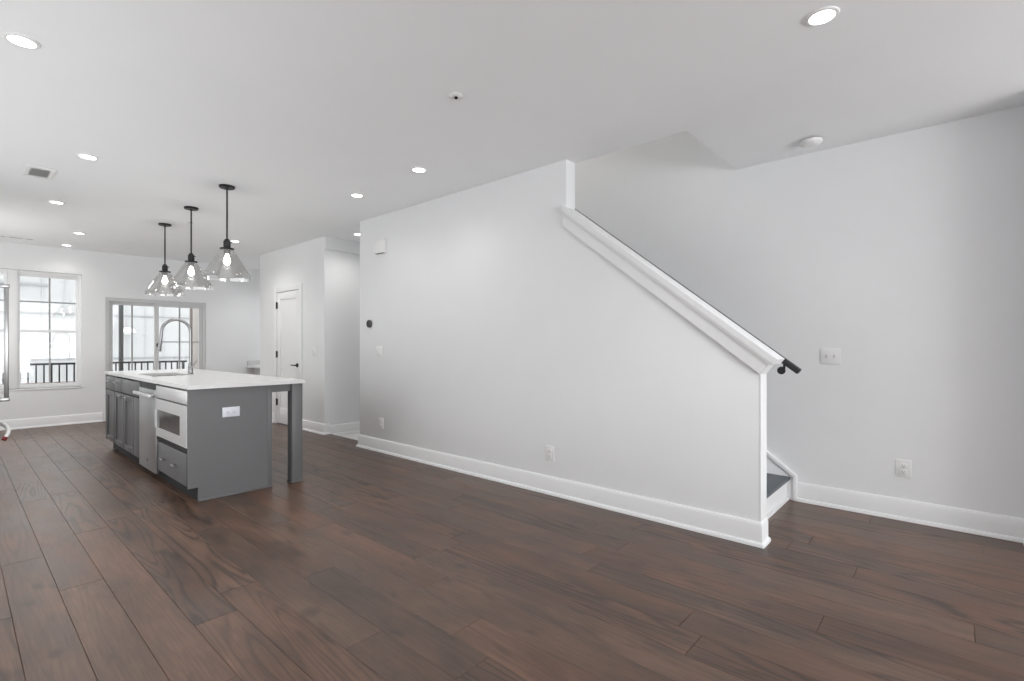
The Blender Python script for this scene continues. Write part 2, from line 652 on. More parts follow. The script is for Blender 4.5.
# ------------------------------------------------------------------ staircase
RISE, RUN, Y0S = 0.186, 0.243, 1.012
st = thing('staircase', 'white staircase with dark grey treads rising behind the half wall', 'stairs', ((XPB + XR) / 2, Y0S, 0))
SX0, SX1 = XPB + .003, XR - .022
for k in range(14):
    y, z = Y0S + k * RUN, (k + 1) * RISE
    MB().box(SX0, SX1, y, y + .018, z - RISE, z - .028).obj('riser', TRIM, st)
    MB().box(SX0, SX1, y - .026, y + RUN, z - .028, z, bev=.006).obj('tread', TREAD, st)
m = MB().prism([(Y0S - .002, 0), (Y0S - .002, .02), (Y0S - .018, .02), (Y0S - .018, 0)], 'x', SX0, SX1)
m.obj('shoe_strip', TRIM, st)
sk0 = 0.952
zt = .196


def sk_z(y):
    return zt + 0.755 * (y - sk0)


m = MB().prism([(sk0, 0), (sk0, zt), (4.4, sk_z(4.4)), (4.4, sk_z(4.4) - .33), (Y0S + .3, 0)], 'x', XR - .020, XR - .0003, bev=.002)
m.prism([(sk0 - .012, .0), (sk0 - .012, zt + .006), (4.4, sk_z(4.4) + .018), (4.4, sk_z(4.4) - .008), (sk0 + .014, zt - .012), (sk0 + .014, 0)], 'x', XR - .034, XR - .0003, bev=.003)
m.obj('skirt_board', TRIM, st)

# ------------------------------------------------------------------ handrail on the stair side of the half wall
hr = thing('handrail', 'charcoal handrail running down the stair side of the half wall', 'handrail', (3.51, .78, 1.05))


def rail_z(y):
    return 1.075 + 0.773 * (y - .735)


XH = 3.512
for_rail = MB()
a, b = Vector((XH, .726, rail_z(.726))), Vector((XH, 4.3, rail_z(4.3)))
L_ = (b - a).length
mt = Matrix.Translation(a) @ Matrix.Rotation(SL, 4, 'X')
for_rail.box(-.022, .022, 0, L_, -.018, .018, bev=.006, mtx=mt)
for_rail.obj('rail', RAILM, hr)
for yb in (.812, 2.2, 3.6):
    zb = rail_z(yb) - .006
    m = MB().tube([(XPB + .012, yb, zb - .052), (XH - .012, yb, zb - .050), (XH, yb, zb - .036), (XH, yb, zb + .004)], .0075)
    br = m.obj('bracket', BLACK, hr)
    m = MB().lathe([(0, .016), (.010, .0155), (.019, .011), (.0235, .004), (.024, 0), (0, 0)], seg=24, mtx=Matrix.Translation((XPB + .0105, yb, zb - .052)) @ Matrix.Rotation(math.pi / 2, 4, 'Y'))
    m.obj('rosette', BLACK, br)

# ------------------------------------------------------------------ rear window
wn = empty('window_1', ((WX0 + WX1) / 2, YB, WZ0))
struct(wn, 'white double hung window pair in the back wall')
FY0, FY1 = YB + .075, YB + .135
m = MB()
m.frame(WX0 + .001, WX1 - .001, FY0, FY1, WZ0 + .001, WZ1 - .001, .03, .03, .03, .045)
m.box(.538, .637, FY0 - .03, FY1 - .002, WZ0 + .002, WZ1 - .002, bev=.003)
m.obj('frame', TRIM, wn)
m = MB().box(WX0 - .004, WX1 + .012, YB - .014, FY0 + .01, WZ0 - .024, WZ0, bev=.004)
m.obj('sill', TRIM, wn)
MB().box(WX0, WX1, FY1, FY1 + .06, WZ0 - .02, WZ0 + .034).obj('outer_sill', BROWN, wn)
ZM = 1.448
for x0, x1 in ((WX0 + .03, .538), (.637, WX1 - .03)):
    xm = (x0 + x1) / 2 + .012
    for up in (0, 1):
        z0, z1 = ((WZ0 + .03, ZM + .02), (ZM - .02, WZ1 - .045))[up]
        y0 = FY0 + (.008, .034)[up]
        y1 = y0 + .024
        s = MB()
        s.frame(x0 + .0005, x1 - .0005, y0, y1, z0 + .0005, z1 - .0005, .032, .032, .036, .036)
        so = s.obj('sash', TRIM, wn)
        g = MB().box(x0 + .03, x1 - .03, y0 + .010, y0 + .014, z0 + .034, z1 - .034)
        g.obj('pane', GLASS, so, smooth=0)
        b = MB().box(xm - .010, xm + .010, y0 + .003, y0 + .021, z0 + .036, z1 - .036)
        if up:
            b.box(x0 + .032, xm - .010, y0 + .003, y0 + .021, 1.884, 1.904)
            b.box(xm + .010, x1 - .032, y0 + .003, y0 + .021, 1.884, 1.904)
        b.obj('muntin', MUNTIN, so)

# ------------------------------------------------------------------ patio door
dr = empty('door_1', ((DX0 + DX1) / 2, YB, 0))
struct(dr, 'sliding glass patio door in the back wall')
m = MB()
y0, y1 = YB + .02, YB + .13
m.frame(DX0 + .001, DX1 - .001, y0, y1, .001, DZ1 - .001, .045, .045, .03, .05)
m.obj('frame', VINYL, dr)
MX = 2.363
for i, (x0, x1, yy) in enumerate(((DX0 + .045, MX + .034, YB + .085), (MX - .034, DX1 - .045, YB + .04))):
    s = MB()
    s.frame(x0 + .0005, x1 - .0005, yy, yy + .036, .0315, DZ1 - .0515, .062, .062, .08, .055)
    so = s.obj('sash', VINYL, dr)
    MB().box(x0 + .06, x1 - .06, yy + .016, yy + .020, .108, DZ1 - .103).obj('pane', GLASS, so, smooth=0)
    xv = (2.025, 2.706)[i]
    b = MB().box(xv - .010, xv + .010, yy + .006, yy + .030, .11, DZ1 - .105)
    if i:
        b.box(x0 + .062, xv - .010, yy + .006, yy + .030, 1.282, 1.300)
        b.box(xv + .010, x1 - .062, yy + .006, yy + .030, 1.282, 1.300)
    b.obj('muntin', MUNTIN, so)
hd = MB().box(DX0 + .055, DX0 + .080, YB + .055, YB + .085, .95, 1.15, bev=.005)
hd.obj('handle', PLASTIC, dr)

# ------------------------------------------------------------------ closet door
cd = empty('door_2', (XD, (PD0 + PD1) / 2, 0))
struct(cd, 'white one panel closet door with black lever and hinges')
m = MB()
for a, b in ((PD0 - .075, PD0 + .012), (PD1 - .012, PD1 + .075)):
    m.box(XD - .018, XD - .0003, a, b, 0.001, PDZ + .075, bev=.003)
m.box(XD - .0178, XD - .0003, PD0 + .0125, PD1 - .0125, PDZ - .012, PDZ + .075, bev=.003)
m.box(XD, XD + .118, PD0 + .001, PD0 + .0118, 0.001, PDZ - .001)
m.box(XD, XD + .118, PD1 - .0118, PD1 - .001, 0.001, PDZ - .001)
m.box(XD, XD + .118, PD0 + .012, PD1 - .012, PDZ - .0118, PDZ - .001)
m.obj('casing', TRIM, cd)
a, b, zb, zt2 = PD0 + .015, PD1 - .016, .012, PDZ - .016
m = MB()
xf = XD - .004
m.box(xf + .014, xf + .030, a, b, zb, zt2)
m.box(xf, xf + .014, a, a + .115, zb, zt2, bev=.003)
m.box(xf, xf + .014, b - .115, b, zb, zt2, bev=.003)
m.box(xf + .0003, xf + .014, a + .113, b - .113, zt2 - .115, zt2 - .0005, bev=.003)
m.box(xf + .0003, xf + .014, a + .113, b - .113, zb + .0005, zb + .24, bev=.003)
m.obj('slab', DOORW, cd)
for z in (.34, 1.09, 1.86):
    h_ = MB().box(xf - .003, xf + .004, b - .030, b + .003, z - .05, z + .05)
    h_.cyl((xf - .010, b + .001, z - .053), (xf - .010, b + .001, z + .053), .0085, seg=12)
    h_.obj('hinge', BLACK, cd)
lv = MB()
ly, lz = PD0 + .072, .935
lv.cyl((xf - .0005, ly, lz), (xf - .012, ly, lz), .031)
lv.cyl((xf - .010, ly, lz), (xf - .050, ly, lz), .011)
lv.tube([(xf - .046, ly - .006, lz), (xf - .050, ly + .03, lz), (xf - .050, ly + .08, lz + .002), (xf - .044, ly + .118, lz + .001)], .009)
lv.obj('lever', BLACK, cd)

# ------------------------------------------------------------------ kitchen island
IX0, IX1 = 1.22, 1.853
IY0, IY1 = 4.458, 7.600
ZC0, ZC1 = 0.890, 0.921
ZT = .112
ib = thing('island_base', 'grey painted island panels with open seating side and square legs', 'kitchen island', (1.5, 6.0, 0))
m = MB().prism([(IX0 - .001, ZT), (IX0 - .001, ZC0 - .001), (IX1, ZC0 - .001), (IX1, 0), (1.291, 0), (1.291, ZT)], 'y', IY0, IY0 + .02)
m.box(1.291, IX1 + .004, IY0 - .010, IY0 - .0002, 0, .018, bev=.003)
m.obj('end_panel', GREY, ib)
m = MB().box(1.822, IX1 + .003, IY0 - .005, IY0 - .0002, .019, ZC0 - .001, bev=.0015)
m.obj('corner_post', GREY, ib)
m = MB().box(IX1, IX1 + .003, IY0, IY1, 0, ZC0 - .001)
m.obj('back_panel', GREY, ib)
m = MB().prism([(IX0, ZT), (IX0, ZC0 - .001), (IX1, ZC0 - .001), (IX1, 0), (1.291, 0), (1.291, ZT)], 'y', IY1 - .02, IY1)
m.obj('end_panel', GREY, ib)
MB().box(1.291, 1.306, IY0 + .02, IY1 - .02, 0, ZT).obj('toe_kick', TOE_GAP, ib)
LX0, LX1 = 2.027, 2.122
for y0 in (4.440, 7.47):
    m = MB().box(LX0, LX1, y0, y0 + .095, 0, ZC0 - .001, bev=.003)
    m.box(LX0 - .006, LX1 + .006, y0 - .004, y0 + .101, 0, .012, bev=.003)
    m.obj('leg', GREY, ib)
m = MB()
for y0 in (4.475, 7.50):
    m.box(IX1 + .0031, LX0, y0, y0 + .02, .822, ZC0 - .001)
m.box(2.06, 2.08, 4.535, 7.47, .822, ZC0 - .001)
m.obj('apron', GREY, ib)

XF = IX0          # door faces
XK = IX0 + .021   # carcass front


def shaker(mb, y0, y1, z0, z1, st=.058, rec=.013):
    mb.box(XF + rec, XF + .020, y0, y1, z0, z1)
    mb.box(XF, XF + rec + .001, y0, y0 + st, z0, z1, bev=.0015)
    mb.box(XF, XF + rec + .001, y1 - st, y1, z0, z1, bev=.0015)
    mb.box(XF + .0003, XF + rec + .0007, y0 + st - .001, y1 - st + .001, z0 + .0003, z0 + st, bev=.0015)
    mb.box(XF + .0003, XF + rec + .0007, y0 + st - .001, y1 - st + .001, z1 - st, z1 - .0003, bev=.0015)
    return mb


def pull(y, z, parent, ln=.10):
    p = MB()
    p.cyl((XF - .028, y - ln / 2, z), (XF - .028, y + ln / 2, z), .0055, seg=12)
    for s in (-1, 1):
        p.cyl((XF, y + s * ln * .32, z), (XF - .028, y + s * ln * .32, z), .0045, seg=10)
    return p.obj('pull', NICKEL, parent)


def flat_front(name, y0, y1, z0, z1, parent):
    return MB().box(XF, XF + .020, y0, y1, z0, z1, bev=.002).obj(name, GREY, parent)


def carcass(y0, y1, z0, z1, parent):
    return MB().box(XK, IX1 - .001, y0, y1, z0, z1).obj('carcass', TOE_GAP, parent)


# far base cabinet
cA = thing('base_cabinet', 'grey island cabinet with one drawer over one door, farthest end of the island', 'cabinet', (1.5, 7.34, ZT))
carcass(7.118, IY1 - .021, ZT, ZC0 - .002, cA)
dA = flat_front('drawer', 7.124, 7.560, .720, .872, cA)
pull(7.34, .82, dA)
shaker(MB(), 7.132, 7.560, ZT + .01, .708).obj('door', GREY, cA)
# sink cabinet
cS = thing('sink_cabinet', 'grey island sink cabinet with double doors beside the dishwasher', 'cabinet', (1.5, 6.54, ZT))
carcass(5.968, 7.114, ZT, .62, cS)
flat_front('false_front', 5.976, 6.758, .720, .872, cS)
dS = flat_front('drawer', 6.772, 7.108, .720, .872, cS)
pull(6.94, .82, dS)
for y0, y1, hy in ((6.670, 7.104, 6.72), (6.230, 6.652, 6.60)):
    dd = shaker(MB(), y0, y1, ZT + .01, .708).obj('door', GREY, cS)
    pull(hy if hy > 6.66 else 6.44, .69, dd, .075)
flat_front('filler_panel', 5.976, 6.216, ZT + .01, .708, cS)
# dishwasher
dw = thing('dishwasher', 'stainless steel dishwasher built into the grey island', 'dishwasher', (1.5, 5.66, .07))
MB().box(XK, IX1 - .002, 5.364, 5.964, ZT, ZC0 - .003).obj('tub', TOE_GAP, dw)
dp = MB().box(IX0 - .005, XK, 5.368, 5.962, .074, .828, bev=.003).obj('door', STEEL, dw)
MB().box(IX0 + .004, XK, 5.368, 5.962, .832, .887).obj('control_strip', BLACK, dw)
hb = MB().box(1.158, 1.180, 5.345, 5.940, .766, .796, bev=.004)
for yy in (5.43, 5.90):
    hb.box(1.176, IX0 - .0045, yy - .014, yy + .014, .770, .792, bev=.003)
hb.obj('handle', STEEL_L, dp)
MB().box(IX0 - .008, IX0 - .0048, 5.63, 5.685, .150, .176, bev=.001).obj('badge', CHROME, dp)
# cabinet holding the microwave, with one drawer
cM = thing('drawer_cabinet', 'grey island cabinet with a wide drawer under the microwave, nearest end of the island', 'cabinet', (1.5, 4.92, ZT))
MB().box(XK, IX1 - .001, IY0 + .021, 5.358, ZT, .395).obj('carcass', TOE_GAP, cM)
MB().box(XF + .001, XK + .02, IY0 + .021, 5.358, .392, .418).obj('rail', TOE_GAP, cM)  # near-black colour stands in for the shade of the recess
dM = MB().box(XF + .004, XF + .0205, 4.514, 5.325, ZT + .008, .376, bev=.002).obj('drawer', GREY, cM)
pull(5.10, .252, dM, .085)
pull(4.77, .252, dM, .085)
# microwave drawer
mw = thing('microwave', 'stainless built in microwave drawer with dark window in the island', 'microwave', (1.5, 4.92, .42))
MB().box(XK, IX1 - .002, IY0 + .022, 5.356, .419, ZC0 - .003).obj('body', TOE_GAP, mw)
MB().box(XF - .006, XK, 4.482, 5.352, .768, .874, bev=.003).obj('control_panel', STEEL_L, mw)
md = MB()
md.box(XF - .007, XK, 4.482, 5.352, .663, .758)
md.box(XF - .007, XK, 4.482, 5.352, .428, .501)
md.box(XF - .007, XK, 4.482, 4.650, .501, .663)
md.box(XF - .016, XK, 5.336, 5.352, .501, .663)
bmesh.ops.remove_doubles(md.bm, verts=md.bm.verts, dist=1e-5)
mdo = md.obj('door', STEEL_L, mw)
MB().box(XF - .001, XK - .002, 4.649, 5.337, .501, .663).obj('window', DARKGLASS, mdo)

# countertop with the sink cut-out
CX0, CX1, CY0, CY1 = 1.209, 2.135, 4.418, 7.612
KX0, KX1, KY0, KY1 = 1.335, 1.690, 5.99, 6.70
m = MB()
for x0, x1, y0, y1 in ((CX0, KX0, CY0, CY1), (KX1, CX1, CY0, CY1), (KX0, KX1, CY0, KY0), (KX0, KX1, KY1, CY1)):
    m.box(x0, x1, y0, y1, ZC0, ZC1)
bmesh.ops.remove_doubles(m.bm, verts=m.bm.verts, dist=1e-5)
ct = m.obj('countertop', QUARTZ, None, (1.66, 6.0, ZC0))
tag(ct, 'long white quartz countertop on the grey island', 'countertop')
# undermount sink
sk = thing('sink', 'undermount steel sink set in the island countertop', 'sink', (1.51, 6.34, .68))
m = MB()
sd, th = .685, .004
m.box(KX0 - .012, KX1 + .012, KY0 - .012, KY1 + .012, sd, sd + .006)
m.box(KX0 - .012, KX0 - .003, KY0 - .012, KY1 + .012, sd, ZC0 - .0005)
m.box(KX1 + .003, KX1 + .012, KY0 - .012, KY1 + .012, sd, ZC0 - .0005)
m.box(KX0 - .012, KX1 + .012, KY0 - .012, KY0 - .003, sd, ZC0 - .0005)
m.box(KX0 - .012, KX1 + .012, KY1 + .003, KY1 + .012, sd, ZC0 - .0005)
m.obj('basin', SINKM, sk)
MB().lathe([(0, .0075), (.03, .0075), (.042, .0095), (.046, .006), (.046, 0)], (1.51, 6.34, sd), 24).obj('drain', CHROME, sk)
# faucet
fx, fy = 1.722, 6.212
fc = thing('faucet', 'tall chrome gooseneck faucet on the island countertop', 'faucet', (fx, fy, ZC1))
MB().lathe([(0, 0), (.030, 0), (.030, .006), (.024, .012), (.023, .09), (.020, .11), (.0165, .125), (0, .126)], (fx, fy, ZC1), 28).obj('base', CHROME, fc)
R_ = .132
zc = 1.375
pts = [(fx, fy, ZC1 + .10)] + [(fx, fy, ZC1 + .10 + (zc - ZC1 - .10) * t) for t in (.3, .6, .9)]
for i in range(17):
    a_ = math.pi * i / 16
    pts.append((fx - R_ + R_ * math.cos(a_), fy, zc + R_ * math.sin(a_)))
pts += [(fx - 2 * R_ - .004, fy, zc - .04), (fx - 2 * R_ - .010, fy, zc - .10)]
MB().tube(pts, .0145, 18).obj('spout', CHROME, fc)
e = Vector(pts[-1])
m = MB().tube([e, e + Vector((-.006, 0, -.035)), e + Vector((-.012, 0, -.075)), e + Vector((-.016, 0, -.105))], .02, 20, radii=[.0165, .0185, .021, .0245])
sh = m.obj('spray_head', CHROME, fc)
MB().box(e.x - .035, e.x - .022, fy - .008, fy + .008, e.z - .06, e.z - .02, bev=.003).obj('button', BLACK, sh)
m = MB().cyl((fx, fy - .018, ZC1 + .075), (fx, fy - .045, ZC1 + .078), .016)
m.tube([(fx, fy - .04, ZC1 + .078), (fx + .02, fy - .055, ZC1 + .11), (fx + .045, fy - .065, ZC1 + .15)], .007)
m.obj('lever', CHROME, fc)


# ------------------------------------------------------------------ wall plates
def plate_part(wd, ht, root, m=PLASTIC):
    return MB().box(-wd / 2, wd / 2, -.007, -.0003, -ht / 2, ht / 2, bev=.0025).obj('plate', m, root)


def make_outlet(wd=.088, ht=.126, m=PLASTIC):
    r = empty('outlet')
    plate_part(wd, ht, r, m)
    for s in (-1, 1):
        f = MB().box(-.017, .017, -.0095, -.006, s * .021 - .0155, s * .021 + .0155, bev=.002).obj('receptacle', PLASTIC if m is PLASTIC else m, r)
        q = MB()
        q.box(-.008, -.0055, -.0102, -.0085, s * .021 - .002, s * .021 + .008)
        q.box(.0055, .008, -.0102, -.0085, s * .021 - .001, s * .021 + .007)
        q.cyl((0, -.0102, s * .021 - .008), (0, -.0085, s * .021 - .008), .003, seg=10)
        q.obj('slot', SLOT2, f)
    return r


def make_switch(gangs=1, wd=None, ht=.122):
    r = empty('light_switch')
    wd = wd or (.075, .122)[gangs - 1]
    plate_part(wd, ht, r)
    for g in range(gangs):
        cx = (g - (gangs - 1) / 2) * .046
        t_ = Matrix.Translation((cx, -.008, 0)) @ Matrix.Rotation(math.radians(4 if g == 0 else -4), 4, 'X')
        MB().box(-.0165, .0165, -.003, .002, -.033, .033, bev=.0015, mtx=t_).obj('rocker', PLASTIC, r)
    return r


def place(o, loc, rz, label, cat, group=None):
    o.location = loc
    o.rotation_euler = (0, 0, rz)
    return tag(o, label, cat, group)


WZ = -math.pi / 2
o1 = make_outlet()
place(o1, (XR, .274, .363), WZ, 'white duplex outlet low on the right wall above its baseboard', 'outlet', 'wall outlets')
o2 = copy_tree(o1)
place(o2, (XP, 2.514, .336), WZ, 'white duplex outlet low on the middle of the half wall', 'outlet', 'wall outlets')
o3 = copy_tree(o1)
place(o3, (XP, 4.955, .331), WZ, 'white duplex outlet low on the half wall, below the thermostat', 'outlet', 'wall outlets')
o4 = make_outlet(.080, .132, COOLWHITE)
place(o4, (1.527, IY0, .686), 0, 'white outlet mounted sideways on the grey island end panel', 'outlet', 'wall outlets')
o4.rotation_euler = (0, math.radians(90), 0)
s1 = empty('light_switch')
plate_part(.130, .122, s1)
for g in (0, 1):
    cx = (g - .5) * .05
    MB().box(cx - .006, cx + .006, -.0085, -.006, -.0125, .0125, bev=.001).obj('slot', PLASTIC_G, s1)
    MB().box(cx - .004, cx + .004, -.020, -.006, -.003 + (-.007 if g else .004), .003 + (-.007 if g else .004), bev=.0015).obj('toggle', PLASTIC_G, s1)
place(s1, (XR, .716, 1.150), WZ, 'white two toggle switch plate on the right wall past the handrail', 'light switch', 'light switches')
s2 = make_switch(2, .118)
place(s2, (XP, 5.005, 1.158), WZ, 'white switch plate on the half wall below the thermostat', 'light switch', 'light switches')
s3 = make_switch(2, .122)
place(s3, (XD, 6.79, 1.138), WZ, 'white switch plate beside the closet door', 'light switch', 'light switches')
th = thing('thermostat', 'dark round thermostat on a pale backplate on the half wall', 'thermostat', (XP, 5.185, 1.488))
th.rotation_euler = (0, 0, WZ)
rx = Matrix.Rotation(math.radians(90), 4, 'X')


def local_obj(mb, name, m, root):
    """mesh given in the root's own frame"""
    me = bpy.data.meshes.new(name)
    mb.bm.to_mesh(me)
    mb.bm.free()
    me.materials.append(m)
    for p in me.polygons:
        p.use_smooth = True
    me.set_sharp_from_angle(angle=math.radians(35))
    o = bpy.data.objects.new(name, me)
    COL.objects.link(o)
    o.parent = root
    return o


local_obj(MB().lathe([(0, 0.0003), (.058, .0003), (.058, .006), (0, .006)], mtx=rx), 'backplate', PLASTIC, th)
local_obj(MB().lathe([(.034, .006), (.045, .008), (.046, .028), (.043, .032), (.041, .0325)], mtx=rx), 'ring', mat('thermostat_ring', (.12, .12, .125), .45, metal=.6), th)
local_obj(MB().lathe([(0, .030), (.042, .030), (.040, .0335), (0, .034)], mtx=rx), 'display', mat('thermostat_glass', (.025, .026, .03), .55), th)
ch = thing('door_chime', 'white doorbell chime box high on the half wall', 'doorbell chime', (XP, 4.95, 2.365))
ch.rotation_euler = (0, 0, WZ)
local_obj(MB().box(-.095, .095, -.052, -.0003, -.074, .074, bev=.006), 'cover', PLASTIC, ch)
m = MB()
for k in range(7):
    m.box(-.07 + k * .022, -.062 + k * .022, -.046, -.012, -.0755, -.073)
local_obj(m, 'slot', SLOT, ch)

# ------------------------------------------------------------------ ceiling fixtures
DL = [
    (.228, 3.443, 'recessed ceiling light at upper left, largest on that side', 1),
    (2.646, .456, 'recessed ceiling light above the floor in front of the half wall end', 1),
    (.719, 5.167, 'recessed ceiling light just beside the slotted ceiling vent', 1),
    (2.66, 3.433, 'recessed ceiling light near the half wall, nearer one of the pair', .4),
    (2.698, 4.48, 'recessed ceiling light near the half wall, farther one of the pair', .26),
    (.727, 7.057, 'recessed ceiling light beyond the slotted vent, halfway to the back wall', 1.2),
    (1.13, 8.783, 'recessed ceiling light second closest to the rear window wall', 1.4),
    (1.14, 9.975, 'recessed ceiling light closest to the rear window wall', .22),
    (2.717, 7.775, 'recessed ceiling light behind the nearest glass pendant', 1.0),
    (3.66, 6.045, 'recessed ceiling light in the stair hall, half hidden by the half wall', .6),
]
proto = None
for x, y, lab, k in DL:
    if proto is None:
        proto = empty('recessed_light')
        MB().lathe([(.050, -.004), (.053, -.008), (.060, -.009), (.067, -.006), (.069, -.0004), (.050, -.0004)], close=True).obj('trim_ring', PLASTIC, proto)
        MB().lathe([(0, -.0055), (.051, -.0055), (.051, -.001), (0, -.001)]).obj('lens', LENS, proto)
        d = proto
    else:
        d = copy_tree(proto)
    d.location = (x, y, H)
    tag(d, lab, 'ceiling light', 'recessed ceiling lights')
    ld = bpy.data.lights.new('recessed_lamp', 'SPOT')
    ld.energy = SPOT_W * k
    ld.spot_size = math.radians(150)
    ld.spot_blend = 0.9
    ld.shadow_soft_size = .07
    ld.color = (1.0, .98, .945)
    lo = bpy.data.objects.new('recessed_lamp', ld)
    COL.objects.link(lo)
    lo.location = (x, y, H - .04)

# fixtureless lights added to brighten the rear nook and the stairwell
ld = bpy.data.lights.new('nook_fill', 'SPOT')
ld.energy = 34
ld.spot_size = math.radians(150)
ld.spot_blend = .9
ld.shadow_soft_size = .07
lo = bpy.data.objects.new('nook_fill', ld)
COL.objects.link(lo)
lo.location = (4.0, 9.35, H - .04)
ld = bpy.data.lights.new('stairwell_fill', 'SPOT')
ld.energy = 105
ld.spot_size = math.radians(150)
ld.spot_blend = .9
ld.shadow_soft_size = .07
ld.color = (1.0, .95, .89)
lo = bpy.data.objects.new('stairwell_fill', ld)
COL.objects.link(lo)
lo.location = (3.96, 3.6, 5.25)

# vents
vt = thing('ceiling_vent', 'white rectangular ceiling vent with dark louvers, beside a recessed light', 'vent', (.503, 5.945, H))
vx0, vx1, vy0, vy1 = .408, .598, 5.768, 6.124
m = MB()
m.box(vx0, vx0 + .032, vy0, vy1, H - .010, H - .0004, bev=.002)
m.box(vx1 - .032, vx1, vy0, vy1, H - .010, H - .0004, bev=.002)
m.box(vx0 + .031, vx1 - .031, vy0 + .0004, vy0 + .05, H - .0097, H - .0007, bev=.002)
m.box(vx0 + .031, vx1 - .031, vy1 - .04, vy1 - .0004, H - .0097, H - .0007, bev=.002)
m.obj('frame', PLASTIC, vt)
MB().box(vx0 + .03, vx1 - .03, vy0 + .045, vy1 - .038, H - .003, H - .0006).obj('backing', SLOT, vt)
m = MB()
for k in range(9):
    xx = vx0 + .036 + k * (.126 / 9)
    m.box(-.0012, .0012, vy0 + .05, vy1 - .04, -.006, .004, mtx=Matrix.Translation((xx + .004, 0, H - .007)) @ Matrix.Rotation(math.radians(35), 4, 'Y'))
m.obj('louver', PLASTIC, vt)
v2 = thing('ceiling_vent', 'thin linear ceiling vent close to the back wall above the window', 'vent', (.59, 9.80, H))
MB().box(.42, .78, 9.765, 9.835, H - .006, H - .0004, bev=.002).obj('frame', PLASTIC, v2)
m = MB()
for x0, x1 in ((.44, .48), (.53, .655), (.70, .76)):
    m.box(x0, x1, 9.786, 9.812, H - .0068, H - .005)
m.obj('slot', SLOT, v2)
sd_ = thing('smoke_detector', 'white round smoke detector on the ceiling near the right wall', 'smoke detector', (4.181, .79, H))
MB().lathe([(0, -.0004), (.078, -.0004), (.078, -.010), (.070, -.014), (.068, -.014)]).obj('mount', PLASTIC_G, sd_)
MB().lathe([(.071, -.012), (.071, -.026), (.060, -.040), (.036, -.048), (0, -.049)], (4.181, .79, H)).obj('housing', PLASTIC, sd_) if False else local_obj(MB().lathe([(.071, -.012), (.071, -.026), (.060, -.040), (.036, -.048), (0, -.049)]), 'housing', PLASTIC, sd_)
local_obj(MB().box(-.03, -.008, -.012, .0, -.050, -.046), 'button', SLOT, sd_)
sd_.children[0].data.transform(Matrix.Translation((4.181, .79, H)))
sp = thing('sprinkler_head', 'small white ceiling sprinkler cover with dark centre above the open floor', 'sprinkler', (2.024, 2.253, H))
local_obj(MB().lathe([(0, -.0004), (.042, -.0004), (.042, -.004), (.036, -.008), (.014, -.009)]), 'cover', PLASTIC, sp)
local_obj(MB().lathe([(.008, -.006), (.008, -.016), (.005, -.019), (0, -.019)], seg=16), 'nozzle', BLACK, sp)
s5 = thing('sprinkler_head', 'small white ceiling sprinkler cover seen between the two far pendants', 'sprinkler', (1.94, 7.0, H))
local_obj(MB().lathe([(0, -.0004), (.03, -.0004), (.03, -.004), (.02, -.010), (0, -.010)]), 'cover', PLASTIC_G, s5)

# ------------------------------------------------------------------ pendants
pn = empty('pendant_light')
MB().lathe([(0, 0), (.068, 0), (.068, -.014), (.062, -.020), (.018, -.022), (.012, -.034), (0, -.034)]).obj('canopy', BLACK, pn)
PD = -.016
MB().cyl((0, 0, -.03), (0, 0, -.505 + PD), .0075, seg=16).obj('rod', BLACK, pn)
m = MB().lathe([(r, z + PD) for r, z in [(0, -.485), (.020, -.487), (.022, -.493), (.017, -.498), (.030, -.503), (.031, -.555), (.026, -.565), (.034, -.568), (.059, -.571), (.061, -.578), (.058, -.584), (.030, -.586), (.028, -.625), (0, -.625)]])
m.cyl((.02, 0, -.515 + PD), (.045, 0, -.515 + PD), .004, seg=10)
m.obj('socket', BLACK, pn)
prof = [(.050, -.572 + PD), (.058, -.592 + PD), (.080, -.625 + PD), (.191, -.828), (.198, -.838), (.2015, -.847), (.2020, -.880)]
inner = [(r - .003, z - .0012) for r, z in reversed(prof)]
MB().lathe(prof + inner, close=True, seg=64).obj('shade', SHADE, pn)
MB().lathe([(r, z + PD) for r, z in [(0, -.622), (.013, -.625), (.015, -.640), (.027, -.668), (.032, -.690), (.029, -.710), (.018, -.726), (0, -.731)]], seg=28).obj('bulb', BULB, pn)
PL = [(1.730, 5.151, 'clear glass cone pendant nearest the viewer, over the near island end'),
      (1.738, 6.245, 'clear glass cone pendant in the middle of three, over the island sink'),
      (1.757, 7.337, 'clear glass cone pendant farthest away, over the far island end')]
for i, (x, y, lab) in enumerate(PL):
    p = pn if i == 0 else copy_tree(pn)
    p.location = (x, y, H)
    tag(p, lab, 'pendant light', 'glass pendants over the island')
    ld = bpy.data.lights.new('pendant_lamp', 'POINT')
    ld.energy = PEND_W
    ld.shadow_soft_size = .03
    ld.color = (1.0, .97, .93)
    lo = bpy.data.objects.new('pendant_lamp', ld)
    COL.objects.link(lo)
    lo.location = (x, y, H - .76)

# ------------------------------------------------------------------ refrigerator (only its handles reach into the view)
rf = thing('refrigerator', 'stainless refrigerator at the left edge with tall bar handle and red tipped drawer handle', 'refrigerator', (-.1, 7.2, 0))
FX, FY0_, FY1_ = .282, 6.73, 7.62
MB().box(-.52, FX - .065, FY0_ + .004, FY1_ - .004, .02, 2.05, bev=.004).obj('body', STEEL, rf)
fd = MB().box(FX - .06, FX, FY0_, FY1_, .62, 2.05, bev=.004).obj('door', STEEL, rf)
fz = MB().box(FX - .06, FX, FY0_, FY1_, .10, .61, bev=.004).obj('drawer', STEEL, rf)
hy = 6.80
m = MB().box(.327, .360, hy - .016, hy + .016, .705, 1.815, bev=.006)
m.obj('handle', NICKEL, fd)
for zz in (.714, 1.802):
    MB().box(FX, .366, hy - .019, hy + .019, zz - .018, zz + .018, bev=.005).obj('bracket', NICKEL, fd)
